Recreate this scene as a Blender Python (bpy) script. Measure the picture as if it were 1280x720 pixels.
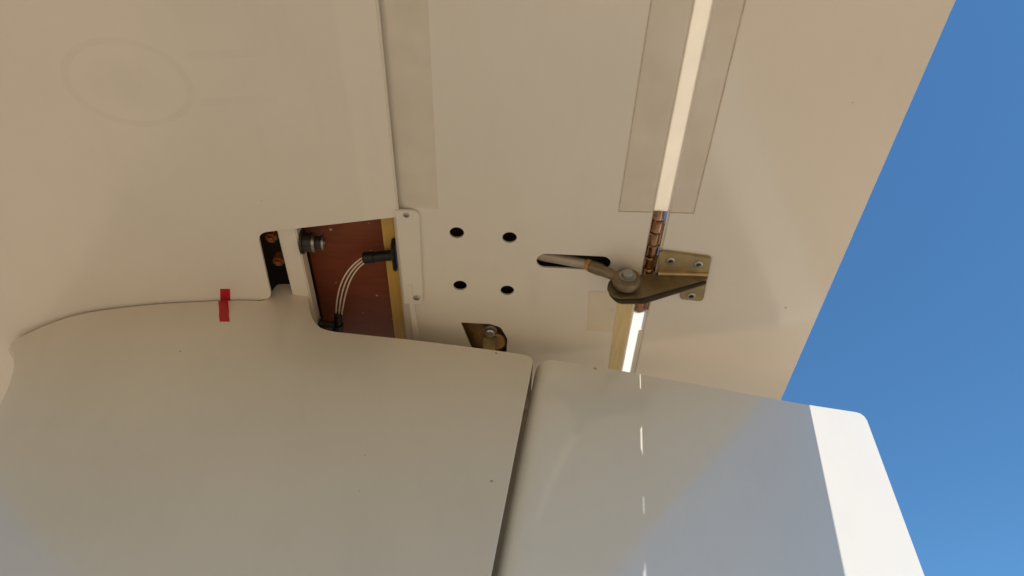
import bpy, bmesh, math, random
from mathutils import Matrix, Vector, noise
random.seed(7)
S = bpy.context.scene
for o in list(bpy.data.objects): bpy.data.objects.remove(o)
C = S.collection

# ------------------------------------------------------------------ camera, sky, sun, exposure
TZ = 2.0                      # height of the tailplane underside above the ground
cam_d = bpy.data.cameras.new('camera'); cam = bpy.data.objects.new('camera', cam_d); C.objects.link(cam)
R = (0.99965287, -0.02557507, 0.00632923); D = (0.02249219, 0.70331447, -0.71052295); F = (0.01372024, 0.71041866, 0.70364557)
cam.matrix_world = Matrix(((R[0], -D[0], -F[0], 0.0), (R[1], -D[1], -F[1], -0.755), (R[2], -D[2], -F[2], TZ - 0.63), (0, 0, 0, 1)))
cam_d.sensor_width = 36; cam_d.lens = 28.125; cam_d.clip_start = 0.01; cam_d.clip_end = 3000
S.camera = cam
SUN_EL = math.radians(58)
sd = Vector((0.09 * math.sin(SUN_EL), -math.cos(SUN_EL), math.sin(SUN_EL))).normalized()   # towards the sun
w = bpy.data.worlds.new('World'); S.world = w; w.use_nodes = True
nt = w.node_tree; nt.nodes.clear()
sky = nt.nodes.new('ShaderNodeTexSky'); sky.sky_type = 'NISHITA'; sky.sun_disc = False
sky.sun_elevation = SUN_EL; sky.sun_rotation = math.atan2(sd.x, sd.y)
sky.altitude = 0; sky.air_density = 1.2; sky.dust_density = 0.0; sky.ozone_density = 10
bg = nt.nodes.new('ShaderNodeBackground'); bg.inputs['Strength'].default_value = 0.143
wo = nt.nodes.new('ShaderNodeOutputWorld')
tint = nt.nodes.new('ShaderNodeVectorMath'); tint.operation = 'MULTIPLY'; tint.inputs[1].default_value = (0.77, 1.03, 1.03)   # deep clear-air blue
nt.links.new(sky.outputs[0], tint.inputs[0]); nt.links.new(tint.outputs[0], bg.inputs[0]); nt.links.new(bg.outputs[0], wo.inputs[0])
sun_d = bpy.data.lights.new('sun', 'SUN'); sun_d.energy = 5.0; sun_d.angle = math.radians(0.5); sun_d.color = (1, 0.94, 0.85)
sun = bpy.data.objects.new('sun', sun_d); C.objects.link(sun)
sun.rotation_euler = sd.to_track_quat('Z', 'Y').to_euler(); sun.location = (0, 0, 6)
S.view_settings.view_transform = 'Standard'; S.view_settings.look = 'None'
S.view_settings.exposure = 0.06; S.view_settings.gamma = 1; S.view_settings.use_curve_mapping = False
S.render.engine = 'CYCLES'; S.cycles.max_bounces = 10; S.cycles.diffuse_bounces = 6; S.cycles.transparent_max_bounces = 12
S.cycles.caustics_reflective = False

# ------------------------------------------------------------------ materials
def mat(name, col, rough=0.5, metal=0.0, spec=0.5, var=0.0, vscale=8, bump=0.0, bscale=200, extra=None, trans=None, stretch=None):
    m = bpy.data.materials.new(name); m.use_nodes = True; t = m.node_tree; N = t.nodes; L = t.links
    b = N['Principled BSDF']; b.inputs['Roughness'].default_value = rough; b.inputs['Metallic'].default_value = metal
    b.inputs['Specular IOR Level'].default_value = spec
    tc = N.new('ShaderNodeTexCoord'); co = tc.outputs['Object']
    if stretch:
        mp = N.new('ShaderNodeMapping'); mp.inputs['Scale'].default_value = stretch; L.new(co, mp.inputs[0]); co = mp.outputs[0]
    rgb = N.new('ShaderNodeRGB'); rgb.outputs[0].default_value = (*col, 1); out = rgb.outputs[0]
    if var:
        n = N.new('ShaderNodeTexNoise'); n.inputs['Scale'].default_value = vscale; n.inputs['Detail'].default_value = 6; n.inputs['Roughness'].default_value = 0.6
        L.new(co, n.inputs['Vector'])
        r = N.new('ShaderNodeMapRange'); r.inputs[1].default_value = 0.3; r.inputs[2].default_value = 0.7
        r.inputs[3].default_value = 1 - var; r.inputs[4].default_value = 1 + var; L.new(n.outputs[0], r.inputs[0])
        h = N.new('ShaderNodeVectorMath'); h.operation = 'SCALE'; L.new(out, h.inputs[0]); L.new(r.outputs[0], h.inputs['Scale']); out = h.outputs[0]
        rr = N.new('ShaderNodeMapRange'); rr.inputs[1].default_value = 0.3; rr.inputs[2].default_value = 0.7
        rr.inputs[3].default_value = rough * 0.8; rr.inputs[4].default_value = min(1, rough * 1.3); L.new(n.outputs[0], rr.inputs[0]); L.new(rr.outputs[0], b.inputs['Roughness'])
    if extra: out = extra(t, tc.outputs['Object'], out)
    L.new(out, b.inputs['Base Color'])
    if bump:
        n2 = N.new('ShaderNodeTexNoise'); n2.inputs['Scale'].default_value = bscale; n2.inputs['Detail'].default_value = 3
        L.new(co, n2.inputs['Vector'])
        bp = N.new('ShaderNodeBump'); bp.inputs['Strength'].default_value = bump; bp.inputs['Distance'].default_value = 0.001
        L.new(n2.outputs[0], bp.inputs['Height']); L.new(bp.outputs[0], b.inputs['Normal'])
    if trans is not None:
        tr = N.new('ShaderNodeBsdfTranslucent'); tr.inputs[0].default_value = (*trans[1], 1)
        mx = N.new('ShaderNodeMixShader'); mx.inputs[0].default_value = trans[0]
        L.new(b.outputs[0], mx.inputs[1]); L.new(tr.outputs[0], mx.inputs[2]); L.new(mx.outputs[0], N['Material Output'].inputs[0])
    return m

def math_node(t, op, a, b=None):
    n = t.nodes.new('ShaderNodeMath'); n.operation = op
    for i, v in enumerate((a, b)):
        if v is None: continue
        if isinstance(v, (int, float)): n.inputs[i].default_value = v
        else: t.links.new(v, n.inputs[i])
    return n.outputs[0]
def scale_col(t, out, fac):
    h = t.nodes.new('ShaderNodeVectorMath'); h.operation = 'SCALE'; t.links.new(out, h.inputs[0]); t.links.new(fac, h.inputs['Scale']); return h.outputs[0]
def specks(t, co, out):
    # dust specks, a faint dirt film and fine wipe streaks on the gelcoat
    sp = t.nodes.new('ShaderNodeSeparateXYZ'); t.links.new(co, sp.inputs[0]); cb = t.nodes.new('ShaderNodeCombineXYZ')
    t.links.new(sp.outputs[0], cb.inputs[0]); t.links.new(math_node(t, 'ADD', sp.outputs[1], math_node(t, 'MULTIPLY', sp.outputs[2], 1.3)), cb.inputs[1])
    v = t.nodes.new('ShaderNodeTexVoronoi'); v.voronoi_dimensions = '2D'; v.inputs['Scale'].default_value = 9; v.inputs['Randomness'].default_value = 1; t.links.new(cb.outputs[0], v.inputs['Vector'])
    r = t.nodes.new('ShaderNodeSeparateColor'); t.links.new(v.outputs['Color'], r.inputs[0])
    rad = math_node(t, 'MULTIPLY', math_node(t, 'MAXIMUM', math_node(t, 'SUBTRACT', r.outputs[0], 0.74), 0.0), 0.062)
    m = math_node(t, 'LESS_THAN', v.outputs['Distance'], rad)
    fac = math_node(t, 'SUBTRACT', 1.0, math_node(t, 'MULTIPLY', m, 0.55))
    n = t.nodes.new('ShaderNodeTexNoise'); n.inputs['Scale'].default_value = 26; n.inputs['Detail'].default_value = 8; n.inputs['Roughness'].default_value = 0.7
    mp = t.nodes.new('ShaderNodeMapping'); mp.inputs['Scale'].default_value = (1, 0.25, 0.4); mp.inputs['Rotation'].default_value = (0.1, 0.2, 0.35)
    t.links.new(co, mp.inputs[0]); t.links.new(mp.outputs[0], n.inputs['Vector'])
    rg = t.nodes.new('ShaderNodeMapRange'); rg.inputs[1].default_value = 0.52; rg.inputs[2].default_value = 0.78; rg.inputs[3].default_value = 1.0; rg.inputs[4].default_value = 0.965
    t.links.new(n.outputs[0], rg.inputs[0])
    return scale_col(t, out, math_node(t, 'MULTIPLY', fac, rg.outputs[0]))
def ghost(t, co, out):
    # faint darker oval ring, blotch and bars; slightly lighter band along the trailing edge
    out = specks(t, co, out)
    s = t.nodes.new('ShaderNodeSeparateXYZ'); t.links.new(co, s.inputs[0])
    n = t.nodes.new('ShaderNodeTexNoise'); n.inputs['Scale'].default_value = 40; t.links.new(co, n.inputs['Vector'])
    dx = math_node(t, 'DIVIDE', math_node(t, 'ADD', s.outputs[0], 0.337), 0.054); dy = math_node(t, 'DIVIDE', math_node(t, 'ADD', s.outputs[1], 0.367), 0.042)
    d = math_node(t, 'SQRT', math_node(t, 'ADD', math_node(t, 'MULTIPLY', dx, dx), math_node(t, 'MULTIPLY', dy, dy)))
    ring = math_node(t, 'LESS_THAN', math_node(t, 'ABSOLUTE', math_node(t, 'SUBTRACT', d, 1.0)), 0.07)
    blob = math_node(t, 'MULTIPLY', math_node(t, 'MAXIMUM', math_node(t, 'SUBTRACT', 0.75, d), 0.0), n.outputs[0])
    dark = math_node(t, 'ADD', math_node(t, 'MULTIPLY', ring, math_node(t, 'MULTIPLY', n.outputs[0], 0.07)), math_node(t, 'MULTIPLY', blob, 0.16))
    bar = math_node(t, 'MULTIPLY', math_node(t, 'LESS_THAN', math_node(t, 'ABSOLUTE', math_node(t, 'SUBTRACT', math_node(t, 'ABSOLUTE', math_node(t, 'ADD', dy, math_node(t, 'MULTIPLY', dx, 0.12))), 0.55)), 0.10), math_node(t, 'LESS_THAN', math_node(t, 'ABSOLUTE', math_node(t, 'SUBTRACT', dx, 1.75)), 0.65))
    dark = math_node(t, 'ADD', dark, math_node(t, 'MULTIPLY', bar, math_node(t, 'MULTIPLY', n.outputs[0], 0.04)))
    rg = t.nodes.new('ShaderNodeMapRange'); rg.inputs[1].default_value = -0.146; rg.inputs[2].default_value = -0.140; rg.inputs[3].default_value = 1.0; rg.inputs[4].default_value = 1.035
    t.links.new(s.outputs[0], rg.inputs[0])
    return scale_col(t, out, math_node(t, 'MULTIPLY', rg.outputs[0], math_node(t, 'SUBTRACT', 1.0, dark)))

def sawdust(t, co, out):
    v = t.nodes.new('ShaderNodeTexVoronoi'); v.inputs['Scale'].default_value = 95; t.links.new(co, v.inputs['Vector'])
    r = t.nodes.new('ShaderNodeSeparateColor'); t.links.new(v.outputs['Color'], r.inputs[0])
    m = math_node(t, 'LESS_THAN', v.outputs['Distance'], math_node(t, 'MULTIPLY', math_node(t, 'MAXIMUM', math_node(t, 'SUBTRACT', r.outputs[1], 0.8), 0.0), 0.9))
    mx = t.nodes.new('ShaderNodeMix'); mx.data_type = 'RGBA'; mx.inputs[7].default_value = (0.6, 0.45, 0.33, 1)
    t.links.new(m, mx.inputs[0]); t.links.new(out, mx.inputs[6]); return mx.outputs[2]
WHITE = (0.79, 0.775, 0.73)
M = dict(
    paint=mat('white_gelcoat', WHITE, 0.13, spec=0.8, var=0.03, vscale=4, bump=0.05, bscale=14, extra=specks),
    stab=mat('white_gelcoat_stabilizer', WHITE, 0.16, spec=0.6, var=0.03, vscale=4, bump=0.05, bscale=14, extra=ghost),
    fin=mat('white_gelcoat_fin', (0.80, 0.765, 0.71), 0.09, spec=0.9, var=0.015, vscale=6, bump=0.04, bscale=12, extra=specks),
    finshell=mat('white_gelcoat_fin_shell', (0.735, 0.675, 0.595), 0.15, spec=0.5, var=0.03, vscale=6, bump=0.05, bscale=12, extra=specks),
    grime=mat('dusty_tape_edge', (0.62, 0.55, 0.45), 0.5, var=0.25, vscale=120),
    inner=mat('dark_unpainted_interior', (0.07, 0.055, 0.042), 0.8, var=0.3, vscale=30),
    inner2=mat('grey_primed_interior', (0.17, 0.145, 0.125), 0.8, var=0.3, vscale=30),
    plywood=mat('red_brown_stained_plywood', (0.235, 0.064, 0.032), 0.42, extra=sawdust, var=0.16, vscale=22, bump=0.25, bscale=60, stretch=(1, 6, 1)),
    spruce=mat('yellow_varnished_spruce', (0.68, 0.46, 0.12), 0.4, var=0.12, vscale=40, stretch=(6, 0.6, 1)),
    amber=mat('amber_glint_block', (0.34, 0.12, 0.03), 0.35, var=0.8, vscale=90),  # mottled amber stands in for orange glints in the dark gap
    bar=mat('white_painted_bar', (0.80, 0.78, 0.72), 0.4, var=0.05, vscale=25),
    steel=mat('dull_steel', (0.42, 0.40, 0.37), 0.38, metal=1, var=0.2, vscale=90),
    darksteel=mat('blackened_steel', (0.05, 0.047, 0.042), 0.45, metal=0.4, var=0.2, vscale=80),
    zinc=mat('yellow_zinc_plating', (0.42, 0.33, 0.17), 0.36, metal=0.7, var=0.22, vscale=45, bump=0.2, bscale=180),
    zincdark=mat('shaded_zinc_plating', (0.27, 0.215, 0.125), 0.40, metal=0.7, var=0.3, vscale=45, bump=0.2, bscale=180),  # darker copy of the zinc: flange's dark reflection put into the colour
    hornshadow=mat('horn_shadow_brown', (0.10, 0.083, 0.058), 0.45, metal=0.5, var=0.25, vscale=80),  # shadow below the horn edge, put in as a dark colour
    bronze=mat('brown_bronze_fitting', (0.36, 0.21, 0.09), 0.42, metal=0.7, var=0.4, vscale=70, bump=0.3, bscale=150),
    hinge=mat('polished_brown_hinge', (0.46, 0.27, 0.16), 0.16, metal=1, var=0.35, vscale=130),
    copper=mat('copper_washer', (0.55, 0.28, 0.13), 0.35, metal=0.9),
    rod=mat('grey_tube', (0.42, 0.37, 0.31), 0.36, metal=0.35, var=0.12, vscale=70),
    eye=mat('brown_grey_rod_end', (0.24, 0.185, 0.115), 0.38, metal=0.5, var=0.2, vscale=70),
    primer=mat('cream_primer', (0.76, 0.71, 0.61), 0.3, var=0.04, vscale=30),
    black=mat('black_rubber', (0.012, 0.012, 0.012), 0.45, var=0.2, vscale=80),
    wire=mat('white_wire_insulation', (0.76, 0.72, 0.64), 0.4, var=0.06, vscale=60),
    red=mat('red_vinyl_tape', (0.48, 0.012, 0.022), 0.42, var=0.1, vscale=60),
    seal=mat('white_translucent_seal', (0.85, 0.85, 0.84), 0.5, trans=(0.75, (0.97, 0.97, 0.95))),
    tape=mat('cream_translucent_tape', (0.84, 0.80, 0.70), 0.45, var=0.05, vscale=40, trans=(0.55, (0.97, 0.92, 0.83))),
    yellow=mat('aged_yellow_tape', (0.74, 0.61, 0.34), 0.3, var=0.1, vscale=50, stretch=(4, 0.5, 1)),
    concrete=mat('dry_sandy_concrete', (0.48, 0.345, 0.21), 0.9, var=0.18, vscale=1.2, bump=0.4, bscale=25),
    ground=mat('dry_grass_ground', (0.12, 0.082, 0.042), 0.95, var=0.3, vscale=0.8, bump=0.5, bscale=30),
)
# clear adhesive film
m = bpy.data.materials.new('clear_adhesive_film'); m.use_nodes = True; t = m.node_tree
b = t.nodes['Principled BSDF']; b.inputs['Base Color'].default_value = (0.66, 0.58, 0.46, 1); b.inputs['Roughness'].default_value = 0.22
tr = t.nodes.new('ShaderNodeBsdfTransparent'); mx = t.nodes.new('ShaderNodeMixShader'); mx.inputs[0].default_value = 0.30
n = t.nodes.new('ShaderNodeTexNoise'); n.inputs['Scale'].default_value = 30; tc = t.nodes.new('ShaderNodeTexCoord'); t.links.new(tc.outputs['Object'], n.inputs['Vector'])
mr = t.nodes.new('ShaderNodeMapRange'); mr.inputs[3].default_value = 0.03; mr.inputs[4].default_value = 0.13; t.links.new(n.outputs[0], mr.inputs[0]); t.links.new(mr.outputs[0], mx.inputs[0])
t.links.new(tr.outputs[0], mx.inputs[1]); t.links.new(b.outputs[0], mx.inputs[2]); t.links.new(mx.outputs[0], t.nodes['Material Output'].inputs[0])
M['clear'] = m

# ------------------------------------------------------------------ helpers
def empty(name, loc, label, cat):
    o = bpy.data.objects.new(name, None); C.objects.link(o); o.location = loc; o.empty_display_size = 0.1
    o['label'] = label; o['category'] = cat; return o
def link(name, me, material, parent=None, angle=35):
    if material is not None:
        me.materials.clear(); me.materials.append(M[material])
    me.shade_smooth(); me.set_sharp_from_angle(angle=math.radians(angle))
    o = bpy.data.objects.new(name, me); C.objects.link(o)
    if parent: o.parent = parent
    return o
def mesh(bm, recalc=True):
    if recalc: bmesh.ops.recalc_face_normals(bm, faces=bm.faces)
    me = bpy.data.meshes.new('mesh'); bm.to_mesh(me); bm.free(); return me
def prism(pts, z0, z1, bevel=0.0, axis='z'):
    """outline pts extruded between z0 and z1 (axis 'y': pts are (x, z), extruded along y)"""
    bm = bmesh.new()
    P = (lambda a, b, c: (a, b, c)) if axis == 'z' else (lambda a, b, c: (a, c, b))
    v0 = [bm.verts.new(P(x, y, z0)) for x, y in pts]; v1 = [bm.verts.new(P(x, y, z1)) for x, y in pts]
    n = len(pts); bm.faces.new(v0); bm.faces.new(v1)
    for i in range(n): bm.faces.new((v0[i], v0[(i + 1) % n], v1[(i + 1) % n], v1[i]))
    bmesh.ops.recalc_face_normals(bm, faces=bm.faces)
    if bevel: bmesh.ops.bevel(bm, geom=[e for e in bm.edges if e.calc_face_angle(0) > 0.6], offset=bevel, segments=2, affect='EDGES')
    return bm
def rounded(pts, radii, seg=6):
    """outline with rounded corners"""
    out = []; n = len(pts)
    for i in range(n):
        p = Vector(pts[i]); r = radii[i] if isinstance(radii, (list, tuple)) else radii
        if r <= 0: out.append(tuple(p)); continue
        a = Vector(pts[i - 1]) - p; c = Vector(pts[(i + 1) % n]) - p; la, lc = a.length, c.length; a.normalize(); c.normalize()
        ang = a.angle(c); d = min(r / math.tan(ang / 2), la * 0.48, lc * 0.48)
        for k in range(seg + 1):
            u = k / seg; q = (p + a * d) * (1 - u) ** 2 + p * 2 * u * (1 - u) + (p + c * d) * u * u; out.append(tuple(q))
    return out
def circle(x, y, r, n=28): return [(x + r * math.cos(2 * math.pi * k / n), y + r * math.sin(2 * math.pi * k / n)) for k in range(n)]
def box(x0, x1, y0, y1, z0, z1, bevel=0.0): return prism([(x0, y0), (x1, y0), (x1, y1), (x0, y1)], z0, z1, bevel)
def tube(path, rad, seg=14, cap=True):
    bm = bmesh.new(); rings = []; n = len(path)
    ref = None
    for i, p in enumerate(path):
        p = Vector(p); d = (Vector(path[min(i + 1, n - 1)]) - Vector(path[max(i - 1, 0)])).normalized()
        if ref is None: ref = d.orthogonal().normalized()
        a = (ref - d * ref.dot(d)).normalized(); ref = a; b = d.cross(a); r = rad[i] if isinstance(rad, (list, tuple)) else rad
        rings.append([bm.verts.new(p + (a * math.cos(2 * math.pi * k / seg) + b * math.sin(2 * math.pi * k / seg)) * r) for k in range(seg)])
    for i in range(n - 1):
        for k in range(seg): bm.faces.new((rings[i][k], rings[i][(k + 1) % seg], rings[i + 1][(k + 1) % seg], rings[i + 1][k]))
    if cap: bm.faces.new(rings[0]); bm.faces.new(rings[-1])
    return bm
def lathe(base, direction, prof, seg=20):
    """turned piece: prof = [(distance along axis, radius)]; duplicate stations make sharp steps"""
    d = Vector(direction).normalized(); a = d.orthogonal().normalized(); b = d.cross(a); bm = bmesh.new(); rings = []
    for s, r in prof:
        c = Vector(base) + d * s; rings.append([bm.verts.new(c + (a * math.cos(2 * math.pi * k / seg) + b * math.sin(2 * math.pi * k / seg)) * r) for k in range(seg)])
    for i in range(len(rings) - 1):
        for k in range(seg): bm.faces.new((rings[i][k], rings[i][(k + 1) % seg], rings[i + 1][(k + 1) % seg], rings[i + 1][k]))
    bm.faces.new(rings[0]); bm.faces.new(rings[-1]); return bm
def extrude_section(sec, y0, y1, ny=24):
    bm = bmesh.new(); rows = []
    for j in range(ny + 1):
        y = y0 + (y1 - y0) * j / ny; rows.append([bm.verts.new((x, y, z)) for x, z in sec])
    n = len(sec)
    for j in range(ny):
        for i in range(n): bm.faces.new((rows[j][i], rows[j][(i + 1) % n], rows[j + 1][(i + 1) % n], rows[j + 1][i]))
    bm.faces.new(rows[0]); bm.faces.new(rows[-1]); return bm
def cut(me, cutters, dark):
    """subtract cutter bmeshes; faces that end up inside the given boxes take the interior material"""
    o = bpy.data.objects.new('tmp', me); C.objects.link(o); tmp = []
    for bm in cutters:
        c = bpy.data.objects.new('tmpc', mesh(bm)); C.objects.link(c); tmp.append(c)
        md = o.modifiers.new('b', 'BOOLEAN'); md.operation = 'DIFFERENCE'; md.object = c; md.solver = 'EXACT'
    dg = bpy.context.evaluated_depsgraph_get(); r = bpy.data.meshes.new_from_object(o.evaluated_get(dg))
    for c in tmp + [o]: bpy.data.objects.remove(c)
    return r
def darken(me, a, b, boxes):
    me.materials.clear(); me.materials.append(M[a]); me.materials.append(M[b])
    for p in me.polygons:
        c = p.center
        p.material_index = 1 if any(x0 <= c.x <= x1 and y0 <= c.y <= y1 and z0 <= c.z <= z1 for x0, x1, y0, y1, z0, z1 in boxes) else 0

def strip(name, x0, x1, y0, y1, z0, z1, m, parent, seed, wob=0.0005, n=40, bow=0.0):
    """a hand-laid tape: slightly uneven edges, optional bow across its width"""
    bm = bmesh.new(); rows = []
    for j in range(n + 1):
        y = y0 + (y1 - y0) * j / n; a = wob * noise.noise((y * 30, seed, 0)); b_ = wob * noise.noise((y * 30, seed + 5, 0)); row = []
        for k in range(7):
            u = k / 6; row.append(bm.verts.new((x0 + a + (x1 + b_ - x0 - a) * u, y, z0 - bow * math.sin(math.pi * u))))
        for k in range(6, -1, -1):
            u = k / 6; row.append(bm.verts.new((x0 + a + (x1 + b_ - x0 - a) * u, y, z1 - bow * math.sin(math.pi * u))))
        rows.append(row)
    for j in range(n):
        for k in range(14): bm.faces.new((rows[j][k], rows[j][(k + 1) % 14], rows[j + 1][(k + 1) % 14], rows[j + 1][k]))
    bm.faces.new(rows[0]); bm.faces.new(rows[-1])
    return link(name, mesh(bm), m, parent)

# ------------------------------------------------------------------ ground
bm = bmesh.new(); vs = [bm.verts.new(p) for p in ((-1200, -1200, 0), (1200, -1200, 0), (1200, 1200, 0), (-1200, 1200, 0))]; bm.faces.new(vs)
g = link('ground', mesh(bm), 'ground'); g['kind'] = 'structure'
g = link('bounce_apron', mesh(box(-5, 5, -2.6, 6, -0.10, 0.02, 0.01)), 'concrete'); g['kind'] = 'structure'  # unseen slab, brighter than the ground around, added to shape bounce light

# ------------------------------------------------------------------ horizontal tail (local z = 0 is its underside)
tail = empty('horizontal_tail', (0, 0, TZ), 'white glossy horizontal tail overhead with an open access hole and linkage', 'tailplane')
# --- stabilizer: aerofoil front part with lip over the elevator nose
def stab_z(x): return 0.08 * max(0.0, -0.42 - x) ** 2
sec = []
n = 40
for k in range(n + 1):
    x = -0.106 + (-0.98 + 0.106) * k / n; sec.append((x, stab_z(x)))
zl = sec[-1][1]; ztop = 0.115
for k in range(1, 13):
    a = math.pi * k / 13; sec.append((-0.98 - 0.055 * math.sin(a), zl + (ztop - 0.03 - zl) * (1 - math.cos(a)) / 2))
for k in range(1, 13): x = -0.98 + (0.98 - 0.135) * k / 13; sec.append((x, ztop - 0.03 + 0.03 * math.sin(math.pi * min(1, k / 9) / 2) - 0.012 * max(0, (k - 9) / 4)))
sec += [(-0.106, 0.097), (-0.106, 0.091), (-0.136, 0.088), (-0.136, 0.006), (-0.108, 0.003), (-0.106, 0.0012)]
me = mesh(extrude_section(sec, -1.95, 1.95, 60))
hole = rounded([(-0.2568, -0.1925), (-0.09, -0.2222), (-0.09, 0.2), (-0.30, 0.19), (-0.32, 0.04), (-0.345, -0.076), (-0.30, -0.0835), (-0.2602, -0.094)],
               [0.015, 0, 0, 0, 0, 0, 0.004, 0.012], 8)
cav = box(-0.46, -0.117, -0.32, 0.32, 0.0035, 0.084)
me = cut(me, [cav, prism(hole, -0.02, 0.03)], None)
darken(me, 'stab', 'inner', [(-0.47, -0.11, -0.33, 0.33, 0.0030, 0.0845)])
stab = link('stabilizer_skin', me, None, tail)
# --- things seen through the access hole
link('plywood_web', mesh(box(-0.222, -0.131, -0.30, 0.28, 0.047, 0.053)), 'plywood', tail)
link('spruce_strip', mesh(box(-0.1325, -0.1165, -0.30, 0.28, 0.034, 0.060, 0.001)), 'spruce', tail)
link('support_bar', mesh(box(-0.2405, -0.2195, -0.30, 0.28, 0.012, 0.031, 0.0015)), 'bar', tail)
bk = link('glint_block', mesh(box(-0.2565, -0.2445, -0.176, -0.164, 0.014, 0.03, 0.003)), 'amber', tail)  # added blocks whose colour gives the orange glints beside the bar
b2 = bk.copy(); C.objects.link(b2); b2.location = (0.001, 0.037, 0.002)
bt = link('bolt', mesh(lathe((-0.2193, -0.1625, 0.0205), (1, 0, 0), [(0, .0135), (.0025, .0135), (.0025, .0105), (.0125, .0105), (.0125, .0088), (.0155, .0088), (.0155, .0070), (.022, .0070), (.022, .0082), (.0245, .0082)])), 'darksteel', tail, 30)
link('lock_ring', mesh(lathe((-0.2068, -0.1625, 0.0205), (1, 0, 0), [(0, .0112), (.003, .0112)])), 'steel', bt)
link('end_washer', mesh(lathe((-0.1965, -0.1625, 0.0205), (1, 0, 0), [(0, .0088), (.0022, .0088), (.0022, .004), (.003, .004)])), 'steel', bt)
cn = link('cable_connector', mesh(lathe((-0.1555, -0.1355, 0.026), (1, -0.16, 0.0), [(0, .0060), (.001, .0068), (.012, .0068), (.012, .0055), (.016, .0055), (.016, .006), (.036, .006)], 16)), 'black', tail)
link('connector_flange', mesh(box(-0.1225, -0.1175, -0.1615, -0.1205, 0.018, 0.0345, 0.002)), 'black', cn)
for k in range(3):
    e = (k - 1) * 0.0036
    pth = []
    for q in range(17):
        u = q / 16; p0, p1, p2, p3 = Vector((-0.155 + e * .3, -0.1325 + e, 0.026)), Vector((-0.176 + e, -0.119 + e * .6, 0.021)), Vector((-0.188 + e * 1.6, -0.083, 0.024)), Vector((-0.1965 + e * .8, -0.032, 0.026))
        pth.append(p0 * (1 - u) ** 3 + p1 * 3 * u * (1 - u) ** 2 + p2 * 3 * u * u * (1 - u) + p3 * u ** 3)
    link('wire', mesh(tube(pth, 0.0009, 10)), 'wire', tail)
link('cable_sleeve', mesh(lathe((-0.1955, -0.043, 0.0255), (-0.14, 1, -0.05), [(0, .0035), (.001, .0048), (.018, .0052), (.018, .0068), (.05, .0068)], 14)), 'black', tail)
link('cable_clamp', mesh(lathe((-0.219, -0.030, 0.020), (1, 0.1, 0), [(0, .006), (.004, .006), (.004, .0045), (.018, .0045)], 12)), 'darksteel', tail)

# --- elevator: rounded nose behind the stabilizer lip, flat underside, wedge towards the tab hinge
esec = []
for k in range(13):
    a = math.pi / 2 * k / 12; esec.append((-0.066 - 0.049 * math.sin(a), 0.013 * (1 - math.cos(a))))
esec = esec[::-1]
esec += [(x, 0.0) for x in (-0.03, 0.0, 0.03, 0.06, 0.09, 0.12, 0.14)] + [(0.1528, 0.0), (0.154, 0.0012), (0.154, 0.028), (0.1, 0.046), (0.0, 0.072), (-0.06, 0.086), (-0.095, 0.084)]
me = mesh(extrude_section(esec, -1.92, 1.92, 60))
slot = []
A, B, r = (0.048, -0.1620), (0.108, -0.1600), 0.0103
for k in range(13): a = math.pi / 2 + math.pi * k / 12; slot.append((A[0] + r * math.cos(a), A[1] + r * math.sin(a)))
for k in range(13): a = -math.pi / 2 + math.pi * k / 12; slot.append((B[0] + r * math.cos(a), B[1] + r * math.sin(a)))
tri = rounded([(-0.0462, -0.0598), (-0.0124, -0.0581), (0.0005, -0.0530), (0.0090, -0.032), (0.0085, -0.008), (0.002, 0.012), (-0.026, 0.016)], [0.001, 0.004, 0.01, 0.012, 0.012, 0.005, 0.002])
cutters = [box(-0.064, 0.135, -0.26, 0.09, 0.0022, 0.034), prism(slot, -0.01, 0.01), prism(tri, -0.01, 0.01)]
for x, y in ((-0.0476, -0.1992), (0.0078, -0.1942), (-0.0458, -0.1209), (0.0070, -0.1149)): cutters.append(prism(circle(x, y, 0.0076), -0.01, 0.01))
me = cut(me, cutters, None)
darken(me, 'paint', 'inner2', [(-0.0645, 0.1355, -0.261, 0.091, 0.0018, 0.0345)])
elev = link('elevator', me, None, tail)
# nose seam tape edge, cover plate with two screws, root edge strip
strip('seam_tape', -0.1085, -0.0655, -1.92, -0.2315, -0.0004, -0.0001, 'clear', elev, 14)
pl = rounded([(-0.1095, -0.2295), (-0.0850, -0.2295), (-0.0880, -0.0915), (-0.1095, -0.0915)], [0.001, 0.009, 0.008, 0.001])
link('cover_plate', mesh(prism(pl, -0.0022, 0.0010, 0.0006)), 'paint', elev)
link('edge_strip', mesh(prism(rounded([(-0.1045, -0.1240), (-0.0990, -0.1240), (-0.0950, 0.03), (-0.1020, 0.03)], [0.0025, 0.0025, 0.001, 0.001]), -0.0036, 0.006, 0.0009)), 'paint', elev)
scr = link('screw', mesh(lathe((-0.0985, -0.2235, -0.0021), (0, 0, -1), [(0, .0032), (.0006, .0032), (.0012, .0024), (.0012, .0012), (.0004, .0010)], 16)), 'steel', elev)
s2 = scr.copy(); C.objects.link(s2); s2.location = (0.0034, 0.1208, -0.0014)
link('aged_tape', mesh(prism([(0.1315, -0.150), (0.1505, -0.150), (0.1512, 0.06), (0.1365, 0.06)], -0.0006, -0.0001)), 'yellow', elev)
link('primer_patch', mesh(prism([(0.0985, -0.1165), (0.1300, -0.1165), (0.1325, -0.050), (0.1030, -0.050)], -0.0004, -0.0001)), 'primer', elev)
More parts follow.
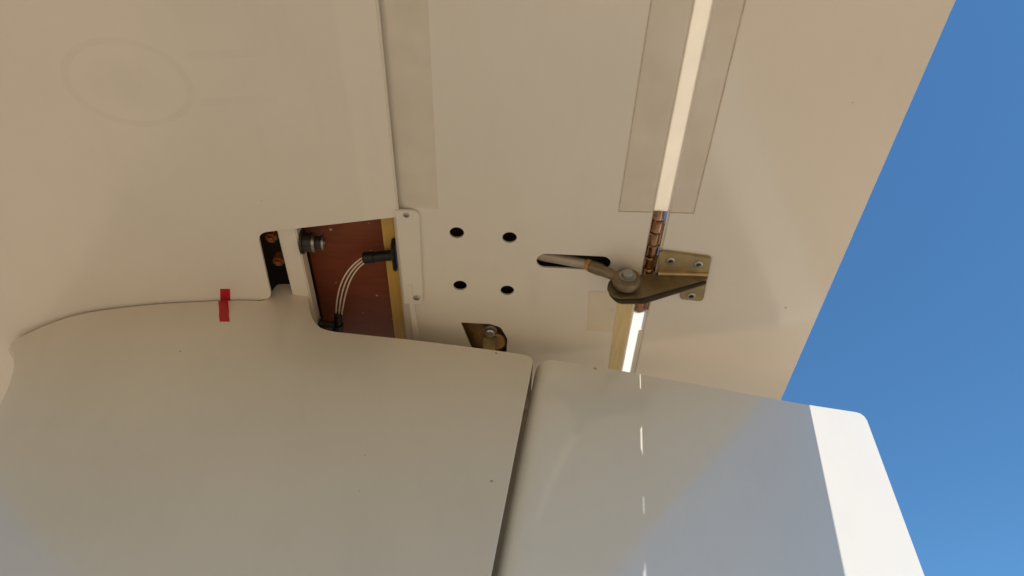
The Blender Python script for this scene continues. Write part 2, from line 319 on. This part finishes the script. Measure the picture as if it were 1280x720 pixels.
# fitting in the cut-out next to the fin
ft = link('hinge_fitting', mesh(prism(rounded([(-0.060, -0.075), (0.000, -0.066), (0.014, -0.030), (0.006, 0.02), (-0.05, 0.03)], 0.012), 0.014, 0.018, 0.0008)), 'bronze', tail)
link('round_lug', mesh(lathe((-0.006, -0.020, 0.004), (0, 0, 1), [(0, .0125), (0.0015, .0145), (.008, .0145), (.008, .012), (.012, .012)], 24)), 'bronze', ft)
link('bushing', mesh(box(-0.0205, -0.0055, -0.034, 0.012, -0.001, 0.012, 0.0015)), 'zinc', ft)
link('fitting_bolt', mesh(lathe((-0.0120, -0.0390, 0.008), (0, -0.1, -1), [(0, .0085), (.002, .0085), (.002, .0062), (.007, .0062), (.0085, .0045), (.0088, .0008)], 20)), 'steel', ft)

# --- trim tab with horn, hinge and tapes
tsec = [(0.170, 0.0012), (0.1712, 0.0), (0.22, 0.0), (0.28, 0.0), (0.33, 0.0), (0.366, 0.0), (0.367, 0.0008), (0.366, 0.002), (0.30, 0.0115), (0.23, 0.0205), (0.170, 0.027)]
tab = link('trim_tab', mesh(extrude_section(tsec, -1.92, 1.92, 24)), 'paint', tail)
strip('clear_tape', 0.118, 0.195, -1.92, -0.2335, -0.0006, -0.0002, 'clear', tab, 3)
strip('hinge_tape', 0.1525, 0.1708, -1.92, -0.237, -0.0012, -0.0008, 'tape', tab, 9, 0.0004, 60, 0.0012)
strip('hinge_seal', 0.1538, 0.1664, -0.086, 0.10, 0.0015, 0.0020, 'seal', tab, 2, 0.0002)
for x0, x1, y0, y1 in ((0.1177, 0.1184, -1.92, -0.2333), (0.1946, 0.1953, -1.92, -0.2333)):
    strip('tape_edge', x0, x1, y0, y1, -0.0008, -0.0001, 'grime', tab, 3 if x0 < .15 else 8)
link('tape_edge', mesh(box(0.1177, 0.1524, -0.2338, -0.2331, -0.0008, -0.0001)), 'grime', tab)
link('tape_edge', mesh(box(0.1712, 0.1953, -0.2338, -0.2331, -0.0008, -0.0001)), 'grime', tab)
# piano hinge: barrel pieces, plus leaf strips added to break sunlight through the slot
hg = link('piano_hinge', mesh(tube([(0.1605, -0.2385, 0.0048), (0.1605, -0.100, 0.0048)], 0.0012, 10)), 'darksteel', tail)
y = -0.2385
kn = None; i = 0
while y < -0.09:
    L_ = 0.0172
    o = link('hinge_knuckle', mesh(lathe((0.1600 + (0.0011 if i % 2 else -0.0002), y, 0.0040), (0, 1, 0), [(0, .0050), (.0012, .0063), (L_ - .0026, .0063), (L_ - .0014, .0050)], 18)), 'hinge', hg)
    i += 1; y += L_
for y0, y1 in ((-0.2385, -0.2340), (-0.2165, -0.1840), (-0.1715, -0.1400), (-0.1165, -0.0840)):
    link('hinge_light_block', mesh(box(0.1640, 0.1699, y0, y1, 0.0030, 0.0042)), 'hinge', hg)
link('hinge_light_block', mesh(box(0.1541, 0.1580, -0.2385, -0.084, 0.0034, 0.0046)), 'hinge', hg)
link('hinge_light_block', mesh(box(0.1640, 0.1699, -0.052, 0.12, 0.0022, 0.0034)), 'bar', hg)
link('hinge_light_block', mesh(box(0.1677, 0.1699, -0.086, -0.0522, 0.0022, 0.0034)), 'bar', hg)
link('hinge_light_block', mesh(box(0.1684, 0.1699, -0.2335, -0.117, 0.0014, 0.0024)), 'bar', hg)
# horn: folded base riveted to the tab, flange reaching forward and down, dark plate behind standing in for shadow
base = rounded([(0.1668, -0.1835), (0.2250, -0.1748), (0.2285, -0.1065), (0.2026, -0.1096), (0.1990, -0.140), (0.1725, -0.1415)], [0.005, 0.004, 0.005, 0.004, 0.002, 0.002])
horn = link('control_horn', mesh(prism(base, -0.0032, -0.0003, 0.0006)), 'zinc', tail)
fl = rounded([(0.1715, -0.0010), (0.2270, -0.0010), (0.2240, -0.0080), (0.1490, -0.0385), (0.1225, -0.0405), (0.1130, -0.0285), (0.1170, -0.0120), (0.1560, -0.0030)], [0.001, 0.002, 0.004, 0.008, 0.012, 0.012, 0.012, 0.006])
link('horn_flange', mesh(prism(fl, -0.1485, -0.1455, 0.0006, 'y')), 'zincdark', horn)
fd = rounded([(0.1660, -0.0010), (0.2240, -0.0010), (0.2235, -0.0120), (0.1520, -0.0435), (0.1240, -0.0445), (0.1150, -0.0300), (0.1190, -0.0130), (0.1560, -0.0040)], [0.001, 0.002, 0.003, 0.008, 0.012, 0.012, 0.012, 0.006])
link('horn_shadow_plate', mesh(prism(fd, -0.1452, -0.1425, 0.0005, 'y')), 'hornshadow', horn)  # added dark plate in place of the shadow below the flange
fold = [(0.1705 + 0.055 * k / 4, -0.1500 + 0.0050 * 0 , -0.0030) for k in range(5)]
link('horn_fold', mesh(tube(fold, 0.0032, 14)), 'zinc', horn)
for x, y in ((0.1812, -0.1690), (0.2122, -0.1648), (0.2135, -0.1160)):
    o = link('rivet', mesh(lathe((x, y, -0.0031), (0, 0, -1), [(0, .0054), (.0008, .0052), (.0014, .0042), (.0014, .0028), (.0004, .0024)], 18)), 'steel', horn)
    o.data.materials.append(M['black']); [setattr(p, 'material_index', 1) for p in o.data.polygons if len(p.vertices) == 18 and p.center.z < -0.0033]
# push rod out of the slot to the rod end on the horn
ec = Vector((0.1340, -0.1565, -0.0222)); a = Vector((0.0955, -0.1590, -0.0025)); c = Vector((0.0480, -0.1630, 0.0065)); dr = (ec - a).normalized()
pr = link('push_rod', mesh(tube([c + Vector((-.014, -.001, .006)), c + Vector((-.006, -.0004, .002)), c, c.lerp(a, 0.3) + Vector((0, 0, .0006)), c.lerp(a, 0.6) + Vector((0, 0, .0008)), a - dr * 0.004], [0.0066, 0.0066, 0.0064, 0.0062, 0.0060, 0.0052], 18)), 'rod', tail)
link('lock_nut', mesh(lathe(a - dr * 0.0045, dr, [(0, .0072), (.0046, .0072)], 6)), 'copper', pr, 20)
re_ = link('rod_end', mesh(lathe(a, dr, [(0, .0062), (.001, .0072), (.012, .0072), (.016, .0062), (.034, .0056)], 18)), 'eye', pr)
link('bearing_eye', mesh(lathe((ec.x, -0.1625, ec.z), (0, 1, 0), [(0, .0120), (.0008, .0140), (.0025, .0150), (.009, .0150), (.011, .0138), (.0125, .0105)], 28)), 'eye', pr)
link('washer', mesh(lathe((ec.x, -0.1640, ec.z), (0, 1, 0), [(0, .0092), (.0016, .0092)], 24)), 'steel', pr)
link('pivot_bolt', mesh(lathe((ec.x, -0.1690, ec.z), (0, 1, 0), [(0, .0052), (.0008, .0066), (.005, .0066)], 6)), 'steel', pr, 20)

# ------------------------------------------------------------------ fin and rudder
fin = empty('tail_fin', (0, 0, TZ - 0.95), 'glossy white vertical tail fin with hinged rudder below the tailplane', 'tail fin')
FZ = 0.95     # local z of the tailplane underside in the fin's frame
XH = [-.604, -.602, -.596, -.585, -.57, -.532, -.488, -.438, -.39, -.316, -.25]
HH = [.0, .0055, .0110, .0180, .0250, .0455, .064, .0755, .083, .0893, .0905]
def lerp1(x, X, Y):
    if x <= X[0]: return Y[0]
    for i in range(len(X) - 1):
        if x <= X[i + 1]: return Y[i] + (Y[i + 1] - Y[i]) * (x - X[i]) / (X[i + 1] - X[i])
    return Y[-1]
def spline(x, X, Y):
    n = len(X)
    if x <= X[0]: return Y[0]
    if x >= X[-1]: return Y[-1]
    i = max(k for k in range(n) if X[k] <= x); i = min(i, n - 2)
    def sl(k):
        if k <= 0: return (Y[1] - Y[0]) / (X[1] - X[0])
        if k >= n - 1: return (Y[-1] - Y[-2]) / (X[-1] - X[-2])
        return 0.5 * ((Y[k] - Y[k - 1]) / (X[k] - X[k - 1]) + (Y[k + 1] - Y[k]) / (X[k + 1] - X[k]))
    h = X[i + 1] - X[i]; t = (x - X[i]) / h; m0, m1 = sl(i) * h, sl(i + 1) * h
    return (2*t**3-3*t*t+1)*Y[i] + (t**3-2*t*t+t)*m0 + (-2*t**3+3*t*t)*Y[i+1] + (t**3-t*t)*m1
WS = 0.1317
XB = [-.560, -.558, -.550, -.537, -.515, -.48, -.44, -.39, -.36, -.33, -.316, -.25]
HB = [.0, .008, .017, .027, .040, .055, .0673, .0785, .0840, .0877, .0893, .0905]
def wedge(x): return WS * (0.426 - x)
def half_top(x):
    s = min(1, max(0, (x + 0.345) / 0.145)); s = s * s * (3 - 2 * s)
    return spline(x, XH, HH) * (1 - s) + wedge(x) * s
def half_body(x):
    s = min(1, max(0, (x + 0.345) / 0.145)); s = s * s * (3 - 2 * s)
    return spline(x, XB, HB) * (1 - s) + wedge(x) * s
ZT = [(-.64, -.0110), (-.600, -.0100), (-.590, -.0068), (-.575, -.0048), (-.54, -.0040), (-.45, -.0034), (-.39, -.0028), (-.3148, -.0022), (-.276, -.0024), (-.270, -.0010), (-.2658, .0035), (-.2632, .0160), (-.2612, .0230), (-.258, .0265), (-.239, .0290), (-.2330, .0285), (-.2285, .0245), (-.2255, .0170), (-.2178, -.0056), (-.2138, -.0170), (-.2085, -.0265), (-.2010, -.0335), (-.192, -.0362), (-.1833, -.0371), (-.0992, -.0369), (-.0405, -.0381), (.0142, -.0400), (.026, -.0410), (.0330, -.0425), (.0365, -.0455), (.0385, -.050), (.05, -.06)]
def z_top(x): return lerp1(x, [a for a, _ in ZT], [b for _, b in ZT])
def x_hinge(z): return 0.0483 + 0.1615 * z
DEP = [0, .0015, .003, .005, .0075, .010, .013, .017, .022, .028, .035, .045, .06, .08, .11, .15, .2, .26, .34, .45, .6, .75, .88]
def bridge_solid(rows):
    """rows[d] = near-side points from nose to tail; the far side is their mirror image"""
    bm = bmesh.new(); near = []; far = []
    for r in rows:
        near.append([bm.verts.new(p) for p in r]); far.append([bm.verts.new((p[0], -p[1], p[2])) for p in r])
    nx = len(rows[0]); nd = len(rows)
    for d in range(nd - 1):
        for i in range(nx - 1):
            bm.faces.new((near[d][i], near[d][i+1], near[d+1][i+1], near[d+1][i])); bm.faces.new((far[d][i], far[d+1][i], far[d+1][i+1], far[d][i+1]))
        bm.faces.new((near[d][0], near[d+1][0], far[d+1][0], far[d][0])); bm.faces.new((near[d][-1], far[d][-1], far[d+1][-1], near[d+1][-1]))
    for i in range(nx - 1):
        bm.faces.new((near[0][i], far[0][i], far[0][i+1], near[0][i+1])); bm.faces.new((near[-1][i], near[-1][i+1], far[-1][i+1], far[-1][i]))
    bmesh.ops.remove_doubles(bm, verts=bm.verts, dist=1e-6)
    return bm
X0 = x_hinge(-.05) - .0020
us = [0.0, .0015, .004, .008, .013, .019, .026, .034, .043, .053, .064, .077, .092, .108, .126, .146, .168, .19, .215, .24, .265, .29, .315]   # distance behind the nose
xs = [-.604 + u for u in us]
x = -.300
while x < -.175: xs.append(x); x += .0011
x = -.175
while x < X0 - .0065: xs.append(x); x += .006
rows = []
for dep in DEP:
    row = []
    for x in xs:
        zt = z_top(x); z = zt - dep * (zt + .95) / .88
        e = math.exp(-max(0, -z) / 0.030)
        # forward part: station slides from the flared top section to the body section
        u = min(1, max(0, (x + .604) / .274)); xb = -.560 + u * .230 if x < -.33 else x
        xx = xb + (x - xb) * e if x < -.33 else x
        h = half_body(xb) + (half_top(x) - half_body(xb)) * e if x < -.33 else half_top(x)
        if x > -.1:
            xe = x_hinge(z) - .0020; xx = x + (xe - .006 - (X0 - .006)) * (x + .1) / (X0 - .006 + .1); h = wedge(xx)
        row.append((xx, -h, z + FZ))
    zt = z_top(X0 - .002); 
    for dx, dh in ((-.006, 0), (-.003, 0), (-.0012, .0001), (-.0003, .0005), (0, .0014), (-.001, .0035), (-.024, .010)):
        zt2 = z_top(X0 + dx); z = zt2 - dep * (zt2 + .95) / .88; xe = x_hinge(z) - .0020
        row.append((xe + dx, -(wedge(xe + dx) - dh), z + FZ))
    rows.append(row)
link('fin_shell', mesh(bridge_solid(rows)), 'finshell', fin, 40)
# rudder: rounded nose in the fin's cove, straight sides to a thin upright trailing edge
ZR = [(0, -.052), (.0008, -.0482), (.0025, -.0460), (.006, -.0444), (.011, -.0436), (.10, -.0502), (.20, -.0598), (.30, -.0702), (.376, -.0750), (.381, -.0762), (.3845, -.080), (.386, -.086)]
ds = [0, .0004, .0012, .0025, .0045, .007, .010, .013, .016, .02, .03, .045, .06, .08, .1, .13, .16, .19, .22, .25, .28, .31, .335, .355, .37, .376, .381, .3845, .386]
XR0 = x_hinge(-.05) + .0006
rows = []
for dep in DEP:
    row = []
    for d in ds:
        zt = lerp1(d, [a for a, _ in ZR], [b for _, b in ZR]); z = zt - dep * (zt + .95) / .88
        xn = x_hinge(z) + .0006; f = d / .386; xx = xn + (d if d < .02 else .02 + (d - .02) / (.386 - .02) * (.4262 - xn - .02))
        r = .024; cut_ = r - math.sqrt(max(0, r * r - max(0, r - d) ** 2))
        row.append((xx, -max(0.0012, wedge(xx) + .0008 - cut_), z + FZ))
    rows.append(row)
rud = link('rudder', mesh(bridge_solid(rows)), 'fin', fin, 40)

# ------------------------------------------------------------------ red alignment tape across the gap
bm = prism([(-0.3155, -0.1072), (-0.3045, -0.1075), (-0.3085, -0.0880), (-0.3198, -0.0878)], -0.0004, -0.00005)
o = link('red_tape', mesh(bm), 'red'); o.location = (0, 0, TZ); o['label'] = 'short red tape mark on the tailplane just above the gap'; o['category'] = 'tape'; o['group'] = 'red alignment tape pieces'
bm = bmesh.new(); rows = []
for z in (-.0030, -.010, -.018, -.026, -.0345):
    e = math.exp(z / 0.016); rows.append([])
    for x in (-.3205, -.3168, -.3130, -.3095):
        xx = x + .0003 * math.sin(z * 300) - (z + .003) * .30
        # height of the fin side at this station
        hb = half_top(xx)
        rows[-1].append((bm.verts.new((xx, -hb - .0006, z)), bm.verts.new((xx, -hb + .0002, z))))
for j in range(4):
    for k in range(3):
        bm.faces.new((rows[j][k][0], rows[j][k+1][0], rows[j+1][k+1][0], rows[j+1][k][0])); bm.faces.new((rows[j][k][1], rows[j+1][k][1], rows[j+1][k+1][1], rows[j][k+1][1]))
    for k in (0, 3): bm.faces.new((rows[j][k][0], rows[j+1][k][0], rows[j+1][k][1], rows[j][k][1]))
for j in (0, 4):
    for k in range(3): bm.faces.new((rows[j][k][0], rows[j][k][1], rows[j][k+1][1], rows[j][k+1][0]))
o = link('red_tape', mesh(bm), 'red'); o.location = (0, 0, TZ); o['label'] = 'longer red tape mark on the fin just below the gap'; o['category'] = 'tape'; o['group'] = 'red alignment tape pieces'
